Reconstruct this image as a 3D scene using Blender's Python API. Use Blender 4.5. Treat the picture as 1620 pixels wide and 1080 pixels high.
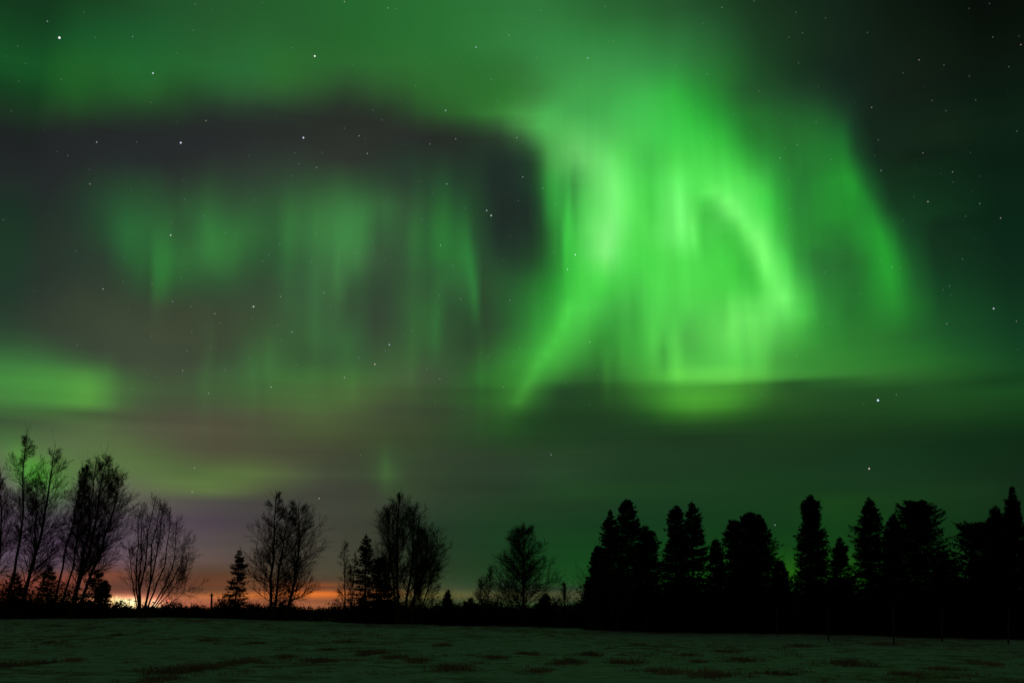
import bpy, math, random
import numpy as np

for o in list(bpy.data.objects):
    bpy.data.objects.remove(o)
S = bpy.context.scene
COL = S.collection

# ------------------------------------------------------------------ camera
F = 1654.0                                   # focal length in units of 1/1620 of the picture width
PITCH = math.atan((962 - 540) / F)
EYE = 1.7
cam = bpy.data.cameras.new('camera')
cam.sensor_width = 36.0
cam.lens = 36.0 * F / 1620.0
cam.clip_end = 12000
camo = bpy.data.objects.new('camera', cam)
camo.location = (0, 0, EYE)
camo.rotation_euler = (math.pi / 2 + PITCH, 0, 0)
COL.objects.link(camo)
S.camera = camo
S.view_settings.view_transform = 'Standard'
S.view_settings.look = 'None'
S.view_settings.exposure = 0
S.view_settings.gamma = 1
S.render.resolution_x = 1024
S.render.resolution_y = 682

cP, sP = math.cos(PITCH), math.sin(PITCH)


def ray(px, py):
    xc = (px - 810) / F
    yc = (540 - py) / F
    return (xc, cP - yc * sP, sP + yc * cP)


def azel_to_px(az, el):
    x = np.sin(az) * np.cos(el); y = np.cos(az) * np.cos(el); z = np.sin(el) + 0 * az
    d = y * cP + z * sP
    u = -y * sP + z * cP
    return 810 + F * x / d, 540 - F * u / d


# ------------------------------------------------------------------ sky radiance table (aurora, dusk, thin cloud)
# each line: a height on the sky chart, then x r g b ...   (display values)
SKY = """
0: 0 12 38 22|60 18 48 28|130 24 62 34|250 32 78 44|330 36 84 46|540 38 100 50|700 42 110 55|850 46 112 60|950 40 92 50|1080 34 76 44|1150 28 62 36|1200 24 50 30|1300 19 38 26|1400 14 26 20|1500 9 17 13|1620 3 7 5
60: 0 14 45 25|60 20 65 35|130 26 85 45|250 32 92 50|330 38 92 50|400 40 98 52|480 40 95 50|540 38 100 48|700 42 112 55|850 52 130 70|900 50 130 68|1000 48 125 65|1080 45 110 60|1150 35 85 48|1200 28 60 36|1300 22 42 28|1400 17 30 22|1500 13 24 18|1620 5 10 8
110: 0 13 50 25|60 22 80 40|100 30 92 42|160 34 95 45|220 34 100 50|300 38 98 50|390 42 105 58|450 44 108 50|500 44 100 50|560 44 98 50|650 46 108 52|750 44 110 52|820 50 115 58|860 55 135 70|940 62 150 80|1000 58 148 78|1060 52 145 72|1100 45 125 62|1150 38 105 50|1200 30 72 40|1260 24 50 32|1340 20 36 28|1450 18 30 24|1620 8 20 14
150: 0 12 50 24|50 20 55 32|80 28 75 38|110 32 88 40|170 34 80 42|240 38 90 45|300 36 72 42|380 44 85 52|440 46 90 50|500 44 75 46|550 42 64 44|600 44 78 46|680 44 100 48|800 46 115 52|840 58 125 64|900 65 160 82|960 64 165 82|1020 64 180 85|1060 55 185 75|1090 45 160 65|1130 40 130 55|1180 36 90 48|1230 32 75 42|1290 30 62 40|1340 22 42 32|1400 20 32 28|1620 8 25 18
180: 0 12 45 24|40 24 45 32|80 34 62 38|120 34 66 38|200 36 56 40|260 36 62 40|330 38 48 42|400 40 55 44|480 40 50 42|540 40 44 40|600 40 50 40|660 42 75 44|720 44 95 46|790 50 110 54|830 62 125 66|870 70 165 85|920 68 165 85|980 70 185 90|1040 65 195 88|1080 55 190 75|1120 42 160 62|1170 38 120 52|1230 36 95 48|1300 32 88 46|1335 28 62 40|1370 20 36 28|1500 18 34 26|1620 8 28 18
210: 0 14 36 28|30 26 36 32|80 34 38 38|200 36 36 40|350 38 42 42|480 42 44 42|560 44 44 42|640 42 46 42|700 38 44 38|750 38 55 40|790 42 62 44|830 50 80 52|860 70 150 78|900 85 185 95|940 85 190 98|1000 75 195 90|1050 65 205 88|1090 60 200 80|1140 48 175 66|1190 38 120 52|1240 38 105 50|1290 36 108 50|1330 32 100 50|1345 26 60 40|1380 20 36 28|1500 20 38 28|1620 8 30 20
250: 0 18 45 34|25 30 40 36|60 34 34 38|110 36 36 40|200 38 44 44|260 38 38 42|360 42 48 46|480 46 54 48|560 46 48 44|640 38 52 44|700 38 52 42|750 34 50 40|800 32 46 40|840 34 58 42|855 48 100 55|870 75 165 82|920 105 200 110|960 100 225 110|990 85 215 95|1020 68 190 85|1060 78 215 90|1090 75 215 88|1140 68 205 82|1180 55 180 70|1210 44 140 60|1260 38 110 52|1300 36 125 52|1335 36 120 52|1350 28 80 44|1380 20 42 30|1440 18 34 26|1620 8 30 20
290: 0 22 52 40|25 32 46 40|70 36 36 40|120 36 48 42|180 38 62 46|230 40 66 48|280 42 52 46|330 44 66 48|400 46 60 50|480 48 74 52|540 50 84 54|590 46 72 50|640 42 58 48|700 38 72 48|740 36 60 44|780 32 44 40|820 32 46 42|845 30 60 40|860 44 115 55|880 62 175 78|905 60 150 72|930 92 200 100|965 115 240 120|990 98 235 108|1020 72 205 85|1045 82 228 96|1070 105 245 118|1100 80 225 92|1140 88 225 98|1180 88 230 98|1210 65 200 80|1230 46 150 62|1270 38 115 54|1310 38 145 54|1350 38 140 54|1370 28 90 46|1400 20 48 32|1500 18 38 28|1620 8 32 22
330: 0 20 56 38|60 34 42 40|120 36 50 44|180 40 76 50|220 42 84 52|280 44 72 50|320 48 92 56|370 48 80 54|430 46 78 52|500 56 105 62|560 58 112 66|610 54 98 60|650 48 70 52|690 42 92 52|735 40 84 50|755 34 58 42|800 30 40 38|840 30 44 38|860 36 85 48|880 55 165 70|905 60 170 74|925 85 205 95|965 118 240 122|995 100 240 108|1020 75 210 85|1045 88 228 98|1075 115 245 125|1100 85 220 92|1120 68 195 80|1140 95 215 100|1170 105 230 112|1200 85 235 98|1225 55 185 70|1260 42 125 58|1310 38 140 54|1350 36 145 52|1380 34 110 50|1410 22 60 36|1500 18 40 30|1620 8 34 22
370: 0 22 58 38|60 36 46 40|110 40 50 44|160 38 64 46|200 42 92 56|250 46 96 56|290 46 80 52|330 52 115 62|370 50 100 58|430 46 80 52|500 58 112 66|560 60 118 68|600 54 95 60|640 50 78 54|690 44 105 56|735 44 105 56|755 38 64 46|790 32 44 40|840 32 48 40|860 32 75 42|880 48 140 60|897 60 185 75|910 66 195 80|935 105 225 110|960 128 240 130|985 100 230 108|1010 78 215 86|1050 95 228 102|1080 115 245 122|1105 82 225 92|1135 72 205 82|1160 72 202 80|1182 92 222 96|1200 115 238 118|1212 100 236 106|1230 62 190 76|1260 46 140 60|1310 38 120 52|1345 38 120 52|1375 40 150 56|1405 36 130 52|1430 24 70 40|1480 18 44 32|1620 10 36 26
410: 0 26 58 40|60 38 48 42|120 44 52 46|170 44 56 48|210 42 82 50|250 46 100 56|300 50 98 56|340 54 110 62|380 48 84 52|430 44 70 50|500 56 96 62|560 62 108 66|600 56 80 58|640 50 75 54|690 44 98 54|735 46 110 58|750 44 95 54|765 38 62 46|820 34 56 42|850 34 70 42|875 42 125 54|895 54 175 68|915 70 205 82|945 105 225 108|960 122 238 124|985 85 220 95|1020 72 212 82|1060 85 222 92|1100 80 220 90|1140 72 215 82|1165 68 202 76|1188 72 200 80|1212 108 230 110|1235 85 225 95|1255 55 165 70|1290 42 115 56|1340 38 105 50|1370 36 120 50|1390 40 150 56|1415 36 140 52|1440 28 85 44|1480 20 50 34|1620 12 38 28
450: 0 30 56 42|60 40 50 44|120 50 54 48|200 46 58 48|250 46 85 52|300 48 80 52|350 48 70 50|420 50 62 50|470 52 80 56|500 56 88 60|540 58 92 60|560 50 70 52|600 50 68 52|650 50 75 52|700 48 85 54|735 48 92 56|750 46 100 56|765 42 72 48|800 40 78 48|840 40 100 50|870 42 135 54|895 55 180 68|920 72 208 82|950 75 215 85|1000 70 195 80|1040 80 215 88|1080 85 218 90|1130 76 215 84|1165 72 208 80|1200 74 204 82|1225 95 220 100|1245 95 225 102|1270 65 180 75|1300 44 125 58|1350 38 105 50|1375 36 125 50|1400 42 150 56|1425 38 135 52|1450 30 90 46|1490 20 60 36|1620 14 42 30
490: 0 36 56 44|60 48 56 48|120 56 58 50|200 58 58 50|280 58 58 50|350 58 62 50|420 56 68 52|480 56 85 58|520 56 85 58|560 52 64 52|600 52 64 52|640 52 78 54|680 50 95 54|700 48 80 52|735 44 72 48|750 44 85 50|770 42 66 46|800 42 85 50|840 44 120 54|870 52 155 62|900 70 195 78|930 75 205 84|960 68 180 76|990 62 165 72|1020 72 195 80|1060 82 210 88|1100 80 205 86|1150 90 215 92|1180 105 228 105|1220 100 222 102|1250 100 228 105|1275 75 200 82|1300 48 140 60|1350 38 110 50|1380 36 125 50|1410 42 142 54|1440 36 112 50|1480 26 76 40|1620 16 50 34
530: 0 44 72 50|60 52 68 52|120 56 62 52|200 62 60 54|280 62 60 52|350 60 64 52|420 58 78 54|480 56 85 56|520 58 92 60|560 54 80 56|600 54 66 52|640 54 80 54|680 54 98 56|700 50 78 52|740 44 66 46|780 46 75 48|810 46 100 52|840 50 135 58|870 62 175 68|900 70 190 76|930 62 165 68|960 54 145 60|1000 58 160 66|1030 76 195 80|1060 85 205 88|1090 78 175 80|1120 88 205 88|1160 105 225 102|1200 98 212 96|1240 82 195 84|1270 68 175 72|1300 50 140 58|1350 44 120 52|1400 42 115 50|1450 34 100 46|1500 28 80 42|1620 18 58 36
570: 0 58 110 62|40 60 112 62|100 60 100 60|160 60 78 56|220 64 66 56|300 62 66 54|360 60 78 56|420 62 98 60|480 56 82 54|520 58 88 58|560 58 88 58|600 60 82 56|650 62 90 58|690 56 80 54|740 48 76 48|780 50 105 52|820 56 140 58|850 62 165 66|880 68 175 70|910 58 145 60|940 50 120 54|980 54 135 56|1020 68 170 70|1060 85 195 82|1100 78 185 78|1160 92 210 90|1200 85 195 82|1240 66 155 66|1280 56 140 58|1340 50 128 54|1400 46 118 52|1460 40 108 46|1520 32 88 42|1620 22 66 36
597: 0 66 132 66|50 70 135 66|110 74 140 66|140 78 145 68|165 72 125 64|200 64 88 58|260 66 76 58|320 64 84 58|400 64 100 60|460 64 104 58|520 66 102 58|580 66 98 58|650 68 90 60|690 62 78 56|730 50 84 50|770 50 110 50|810 54 130 54|850 60 150 60|880 56 130 56|910 46 100 48|940 44 92 46|980 52 118 52|1020 66 155 62|1070 95 205 82|1110 100 205 85|1160 100 205 85|1200 85 180 74|1250 62 140 60|1310 54 125 54|1380 50 112 50|1450 42 96 44|1520 34 84 38|1620 26 72 34
615: 0 68 130 66|60 72 138 66|110 76 145 66|140 84 152 68|165 80 140 68|190 68 98 60|260 68 84 58|320 66 88 58|400 66 98 58|480 70 102 58|560 72 100 58|640 66 84 54|700 54 78 50|760 46 92 46|810 54 125 52|835 58 135 54|860 50 108 50|885 38 76 42|940 40 78 40|980 46 100 44|1020 58 130 52|1070 72 165 62|1110 76 170 62|1160 72 160 58|1200 60 130 52|1250 44 92 42|1310 38 82 40|1380 34 76 38|1450 34 78 38|1520 30 78 36|1620 26 72 34
640: 0 66 115 62|60 70 125 64|110 78 140 66|140 86 152 68|165 78 128 66|200 70 88 60|280 70 78 58|360 72 88 60|440 74 98 58|500 76 105 60|560 76 98 58|620 66 80 54|700 54 76 48|760 46 88 44|800 52 110 48|820 54 118 48|850 42 88 42|880 34 66 38|940 34 66 36|990 38 80 38|1030 50 112 44|1070 68 150 52|1100 74 158 54|1150 66 142 50|1190 50 108 44|1230 40 82 38|1310 34 72 36|1380 32 70 34|1500 30 72 34|1620 24 64 30
660: 0 58 82 54|60 62 84 54|120 70 98 58|150 76 110 60|190 76 90 60|260 76 78 60|340 78 78 60|420 76 84 58|500 78 96 58|560 72 86 56|620 64 76 52|700 54 70 48|760 46 78 44|800 44 90 42|840 34 70 36|880 32 60 34|960 32 60 34|1020 34 74 36|1060 42 96 38|1100 48 104 40|1150 42 92 38|1200 34 74 34|1310 30 64 32|1500 26 64 30|1620 20 54 26
680: 0 62 98 58|60 74 94 64|120 84 102 68|160 84 104 66|220 82 88 64|300 84 82 64|380 80 80 60|460 74 86 56|520 74 86 54|580 66 78 50|650 58 70 46|740 44 72 42|800 38 78 38|850 32 64 34|950 30 58 34|1100 32 64 34|1300 28 58 30|1620 16 44 24
720: 0 90 110 75|30 85 145 65|60 88 120 70|120 88 112 70|200 88 112 66|260 82 98 62|330 80 82 60|400 78 82 58|480 72 74 56|560 62 68 50|610 58 78 50|700 50 64 46|780 44 62 42|900 38 64 40|1000 32 60 36|1200 28 56 32|1400 22 52 30|1620 16 42 24
750: 0 95 95 85|30 85 140 70|60 75 165 55|90 85 125 65|140 88 110 70|200 92 112 72|260 92 118 68|330 90 116 64|400 88 110 62|450 82 96 62|520 66 72 56|580 60 72 52|615 64 92 56|650 54 68 48|720 46 64 44|800 42 60 44|880 38 66 42|1000 30 58 36|1200 26 58 32|1400 24 54 32|1620 18 42 26
775: 0 98 88 92|50 88 110 80|90 85 130 70|130 90 95 80|200 96 100 82|260 94 108 72|330 90 110 66|390 86 98 64|430 76 82 60|500 66 68 58|580 60 64 52|620 58 76 50|700 46 62 44|800 38 58 40|900 34 68 38|1000 30 62 34|1200 26 58 32|1260 24 58 30|1400 24 56 30|1560 24 54 28|1620 20 44 26
795: 0 95 82 95|90 85 100 80|130 88 82 85|200 88 84 80|280 84 78 76|350 76 72 70|420 68 66 62|500 64 66 56|600 60 66 52|700 44 62 44|800 36 60 38|1000 26 58 34|1250 24 58 30|1320 26 66 28|1400 24 60 28|1620 20 46 26
850: 0 98 80 100|100 96 78 100|200 92 78 90|300 88 78 80|400 78 72 68|500 70 68 58|580 60 62 50|650 44 58 44|700 34 56 38|800 26 60 34|900 22 62 32|1000 20 60 30|1200 18 58 26|1300 18 60 26|1620 16 46 22
885: 0 98 80 96|100 102 82 98|200 106 84 92|280 102 84 82|340 98 80 74|440 76 70 58|520 72 70 56|600 62 66 50|700 40 58 38|800 28 60 34|900 22 66 30|1000 22 68 30|1250 26 76 24|1350 26 74 24|1620 16 46 20
902: 0 108 82 96|100 118 84 98|150 138 84 80|200 126 86 90|280 112 84 78|340 104 76 66|440 82 70 58|520 76 70 54|600 64 66 50|700 42 60 38|800 30 62 34|900 24 70 32|1000 24 72 32|1250 34 92 22|1350 28 82 24|1620 16 48 20
911: 0 128 84 96|60 170 92 92|130 160 86 78|185 160 88 72|220 128 82 82|280 118 80 76|340 112 72 60|430 88 68 54|500 80 68 52|580 74 70 50|650 56 66 46|720 44 64 40|800 34 64 36|900 26 72 32|1000 25 74 30|1250 35 94 22|1620 16 50 20
919: 0 150 84 84|80 170 88 84|160 140 82 78|240 120 80 80|320 122 74 60|370 118 74 58|430 92 66 50|500 90 66 48|560 84 66 48|600 74 64 46|650 60 68 46|720 46 66 42|800 36 64 38|900 28 72 34|1000 25 72 30|1250 34 90 22|1620 16 50 20
925: 0 165 84 80|80 175 88 84|160 130 80 76|240 126 80 78|320 126 76 62|370 124 76 58|430 110 72 50|460 150 80 42|520 150 80 42|550 110 74 48|600 82 68 46|650 72 76 46|720 54 70 46|800 42 66 42|900 36 72 38|1000 26 70 30|1250 32 84 22|1620 16 50 20
931: 0 160 82 76|120 140 80 76|240 124 80 78|320 122 80 66|370 120 78 60|450 118 72 50|500 112 68 48|560 96 66 48|650 74 74 48|720 62 74 50|800 54 70 46|900 48 66 46|960 32 64 34|1250 30 80 22|1620 16 50 20
936: 0 170 84 74|120 160 88 80|240 136 84 80|320 132 84 68|370 138 84 62|430 150 84 52|470 200 104 46|530 200 104 46|560 130 78 46|610 140 84 44|660 84 82 46|720 82 88 54|800 72 80 50|900 64 74 50|960 44 66 38|1250 28 76 22|1620 16 48 20
940: 0 175 88 76|120 185 110 95|240 160 98 90|300 165 100 78|350 172 102 62|410 215 118 60|450 190 100 50|480 245 128 50|535 240 122 50|565 160 92 52|600 215 115 55|640 105 88 48|690 96 94 50|740 92 92 56|800 84 84 52|860 70 76 46|900 74 80 52|950 58 72 42|1000 28 58 30|1620 14 46 18
944: 0 180 90 76|120 200 130 110|180 215 140 118|250 185 112 100|300 190 112 84|350 196 112 62|410 190 105 58|450 160 90 50|490 196 106 50|535 180 98 50|570 130 84 52|600 180 100 54|640 100 88 48|690 94 92 50|740 88 88 54|800 82 80 52|860 70 76 46|900 80 82 56|950 60 74 42|1000 28 58 30|1620 14 46 18
950: 0 180 88 70|140 225 150 120|180 240 170 140|225 245 190 160|260 205 125 115|310 168 98 82|360 155 90 72|430 150 88 62|500 142 84 58|560 128 80 54|640 86 82 48|700 72 84 52|800 66 76 48|900 66 78 52|950 54 70 42|1000 26 54 28|1620 14 44 18
956: 0 180 88 70|150 225 150 120|200 250 190 155|250 215 140 120|300 175 98 84|350 156 88 74|430 158 92 64|500 160 96 62|560 140 84 56|640 86 84 48|700 70 88 54|800 60 82 48|900 60 84 50|950 50 70 44|1620 12 42 16
975: 0 160 80 65|200 200 150 120|350 150 90 70|560 110 75 52|700 58 80 48|950 40 60 38|1620 10 36 14
"""
# extra glows on the chart: x y, radius along, radius across, angle (deg, 0 = level), r g b added
GLOWS = [
    (197, 953, 11, 6, 0, 110, 130, 120), (212, 953, 6, 8, 0, 100, 120, 110), (187, 948, 5, 6, 30, 70, 80, 60), (176, 950, 8, 5, 20, 90, 90, 70), (203, 945, 22, 6, 0, 40, 20, 20), (246, 955, 6, 6, 0, 110, 120, 110), (238, 956, 4, 4, 0, 60, 50, 50), (246, 948, 12, 8, 0, 40, 14, 20),
    (440, 420, 330, 130, 0, 2, 11, 3), (838, 200, 44, 34, 0, 12, 36, 14), (800, 190, 50, 14, -12, 4, 14, 5), (560, 560, 200, 60, 0, 0, 5, 0),
    (866, 330, 60, 5, 90, 3, 20, 6), (897, 350, 80, 6, 88, 8, 24, 10), (887, 365, 70, 4, 88, -6, -22, -6), (908, 320, 60, 5, 90, -6, -18, -6),
    (1076, 340, 50, 7, 92, 12, 14, 10), (1097, 368, 30, 5, 92, 18, 18, 14), (1112, 375, 36, 7, 92, -10, -22, -10), (1030, 330, 70, 6, 90, -6, -10, -6),
    (745, 425, 60, 7, 96, 2, 20, 6), (752, 470, 34, 4, 92, 2, 14, 4), (763, 460, 60, 6, 92, 0, -12, -4), (535, 430, 80, 4, 90, 4, 9, 4), (498, 470, 60, 9, 90, 2, 8, 3),
    (1050, 560, 34, 7, 90, -14, -28, -12), (1072, 570, 34, 8, 90, 10, 16, 6), (1032, 545, 40, 6, 90, 8, 12, 5), (1158, 500, 34, 8, 90, 14, 18, 10), (1143, 500, 40, 7, 90, -8, -16, -8),
    (245, 420, 60, 6, 90, 2, 9, 4), (236, 430, 60, 5, 90, -2, -7, -3), (200, 380, 70, 9, 90, 0, 8, 3), (555, 370, 70, 14, 90, 2, 8, 4), (600, 370, 60, 8, 90, -2, -8, -3),
    (425, 560, 50, 12, 90, 2, 8, 2), (690, 520, 70, 8, 90, 0, 8, 2), (12, 300, 120, 8, 90, -6, 6, 2), (815, 330, 90, 4, 90, 2, 5, 2), (960, 590, 40, 6, 90, 6, 14, 4), (985, 560, 40, 7, 90, 6, 12, 4),
    (560, 607, 30, 7, 90, 3, 8, 2), (610, 740, 34, 8, 90, 4, 12, 3), (140, 612, 30, 24, 90, 6, 9, 2), (60, 590, 90, 22, 0, 2, 6, 2),
    # thin dark cloud edges under the aurora
    (1150, 608, 300, 4, 1.2, -16, -34, -12), (1500, 603, 200, 4, 1.5, -6, -14, -4), (90, 656, 150, 4, 1, -8, -22, -4), (600, 652, 160, 5, 0, -4, -8, -2),
    (250, 714, 60, 5, 0, -4, -8, -4), (300, 745, 90, 4, 2, -8, -12, -4), (280, 783, 120, 5, 4, 8, 12, 4),
]


def stroke(pts, width, col, step=9.0):
    """a soft ribbon along a line of chart points"""
    for (x0, y0), (x1, y1) in zip(pts, pts[1:]):
        n = max(1, int(math.hypot(x1 - x0, y1 - y0) / step))
        an = math.degrees(math.atan2(-(y1 - y0), x1 - x0))
        for i in range(n):
            t = (i + .5) / n
            GLOWS.append((x0 + (x1 - x0) * t, y0 + (y1 - y0) * t, step * 1.1, width, an, *[c * .55 for c in col]))


_r = random.Random(4)
for _i in range(34):
    _x = _r.uniform(140, 780); _y = _r.uniform(330, 590)
    GLOWS.append((_x, _y, _r.uniform(45, 110), _r.uniform(5, 15), 90 + (810 - _x) * -.006, 1, _r.uniform(3, 9), 1.5))
    GLOWS.append((_x + _r.uniform(12, 24), _y, _r.uniform(45, 100), _r.uniform(5, 13), 90, -1, -_r.uniform(2, 5), -1))
for _i in range(22):
    _x = _r.uniform(900, 1250); _y = _r.uniform(380, 590)
    GLOWS.append((_x, _y, _r.uniform(30, 70), _r.uniform(5, 12), 90, 3, _r.uniform(3, 8), 2))
    GLOWS.append((_x + _r.uniform(10, 20), _y, _r.uniform(30, 60), _r.uniform(4, 10), 90, -2, -_r.uniform(3, 7), -2))
stroke([(1112, 296), (1142, 312), (1172, 338), (1196, 380), (1214, 424), (1232, 464), (1248, 492)], 13, (20, 26, 16))
stroke([(1112, 330), (1140, 345), (1160, 378), (1176, 420), (1192, 455)], 16, (-6, -10, -5))
stroke([(958, 240), (975, 290), (972, 350), (955, 410)], 16, (10, 6, 10))
stroke([(905, 470), (885, 530), (850, 580), (815, 640)], 11, (10, 22, 8))
stroke([(1336, 200), (1340, 280), (1380, 330), (1400, 400), (1412, 460)], 10, (0, 14, 2))


def build_table():
    xs = np.arange(-400, 2021, 5.0)
    ys, rows = [], []
    for line in SKY.strip().splitlines():
        y, rest = line.split(':')
        k = np.array([[float(v) for v in p.split()] for p in rest.split('|')])
        ys.append(float(y))
        rows.append(np.stack([np.interp(xs, k[:, 0], k[:, c]) for c in (1, 2, 3)], 1))
    ys = np.array(ys); rows = np.array(rows)
    yy = np.arange(-150, 1000, 4.0)
    # smooth (Catmull-Rom) interpolation between the levels
    yc = np.clip(yy, ys[0], ys[-1])
    k = np.clip(np.searchsorted(ys, yc, 'right') - 1, 0, len(ys) - 2)
    m = np.gradient(rows, ys, axis=0)
    h = (ys[k + 1] - ys[k]); t = (yc - ys[k]) / h
    T = lambda a: a[:, None, None]
    img = (T(2*t**3 - 3*t**2 + 1) * rows[k] + T((t**3 - 2*t**2 + t) * h) * m[k]
           + T(-2*t**3 + 3*t**2) * rows[k+1] + T((t**3 - t**2) * h) * m[k+1])
    # soften along x
    g = np.exp(-0.5 * (np.arange(-4, 5) * 5 / 7.0) ** 2); g /= g.sum()
    pad = np.pad(img, ((0, 0), (4, 4), (0, 0)), 'edge')
    img = sum(g[i] * pad[:, i:i + img.shape[1]] for i in range(9))
    X, Y = np.meshgrid(xs, yy)
    # the patch low on the left melts into the cloud
    g2 = np.exp(-0.5 * (np.arange(-12, 13) * 5 / 24.0) ** 2); g2 /= g2.sum()
    pad = np.pad(img, ((0, 0), (12, 12), (0, 0)), 'edge')
    soft = sum(g2[i] * pad[:, i:i + img.shape[1]] for i in range(25))
    wgt = (np.clip((300 - X) / 60, 0, 1) * np.clip((Y - 540) / 30, 0, 1) * np.clip((720 - Y) / 30, 0, 1))[..., None]
    img = img * (1 - wgt) + soft * wgt
    img[..., 2] -= .45 * np.clip((X - 1350) / 60, 0, 1) * np.clip(img[..., 2] - .56 * img[..., 1], 0, 99)
    for (gx, gy, ra, rb, ang, r, gg, b) in GLOWS:
        a = math.radians(ang); c, s = math.cos(a), math.sin(a)
        dx = X - gx; dy = -(Y - gy)
        e = np.exp(-((dx*c + dy*s) / ra) ** 2 - ((-dx*s + dy*c) / rb) ** 2)
        img += e[..., None] * np.array([r, gg, b])
    ss = lambda v: np.clip(v, 0, 1) ** 2 * (3 - 2 * np.clip(v, 0, 1))
    img *= (1 - .20 * ss((Y - 885) / 20) * ss((945 - Y) / 14) * ss((470 - X) / 200))[..., None]
    img[..., 2] -= .07 * np.clip(img[..., 1] - img[..., 0], 0, 200)
    warm = ss((Y - 890) / 20) * ss((470 - X) / 120)
    img[..., 2] *= 1 - .16 * warm
    hi = Y < 650
    img[..., 1] = np.where(hi, np.maximum(img[..., 1], img[..., 0] + 4 + 6 * ss((Y - 300) / 120) * ss((645 - Y) / 60)), img[..., 1])
    return xs, yy, np.clip(img, 2, 290) / 255.0


def sample_table(tb, px, py):
    xs, yy, img = tb
    fx = np.clip((px - xs[0]) / 5.0, 0, len(xs) - 1.001); fy = np.clip((py - yy[0]) / 4.0, 0, len(yy) - 1.001)
    i = fx.astype(int); j = fy.astype(int); fx = (fx - i)[..., None]; fy = (fy - j)[..., None]
    return ((img[j, i]*(1-fx) + img[j, i+1]*fx)*(1-fy) + (img[j+1, i]*(1-fx) + img[j+1, i+1]*fx)*fy)


world = bpy.data.worlds.new('World')
world.use_nodes = True
nt = world.node_tree
nt.nodes.clear()


def N(t, **kw):
    n = nt.nodes.new(t)
    for k, v in kw.items():
        setattr(n, k, v)
    return n


def L(a, b):
    nt.links.new(a, b)


def M(op, a, b=None, c=None, clamp=False):
    n = N('ShaderNodeMath', operation=op, use_clamp=clamp)
    for i, v in enumerate((a, b, c)):
        if v is None:
            continue
        if isinstance(v, (int, float)):
            n.inputs[i].default_value = v
        else:
            L(v, n.inputs[i])
    return n.outputs[0]


def MR(v, a, b, c=0.0, d=1.0, kind='LINEAR'):
    n = N('ShaderNodeMapRange', interpolation_type=kind, clamp=True)
    L(v, n.inputs[0])
    for i, q in enumerate((a, b, c, d)):
        n.inputs[i + 1].default_value = q
    return n.outputs[0]


def MIX(fac, a, b, blend='MIX'):
    n = N('ShaderNodeMix', data_type='RGBA', blend_type=blend)
    n.clamp_factor = True
    if isinstance(fac, (int, float)):
        n.inputs[0].default_value = fac
    else:
        L(fac, n.inputs[0])
    for i, v in ((6, a), (7, b)):
        if isinstance(v, tuple):
            n.inputs[i].default_value = (*v, 1)
        else:
            L(v, n.inputs[i])
    return n.outputs[2]


def simplify(x, v, n):
    """indices of the n stops whose straight joins follow the curve best"""
    idx = [0, len(x) - 1]
    while len(idx) < n:
        idx.sort()
        ap = np.stack([np.interp(x, x[idx], v[idx, c]) for c in range(3)], 1)
        e = np.abs(ap - v).sum(1)
        k = int(e.argmax())
        if e[k] < 0.002:
            break
        idx.append(k)
    return sorted(idx)


def add_glow(acc, col, f):
    sc = N('ShaderNodeVectorMath', operation='SCALE'); sc.inputs[0].default_value = col; L(f, sc.inputs['Scale'])
    ad = N('ShaderNodeVectorMath', operation='ADD')
    if acc is not None:
        L(acc, ad.inputs[0])
    L(sc.outputs[0], ad.inputs[1])
    return ad.outputs[0]


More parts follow.
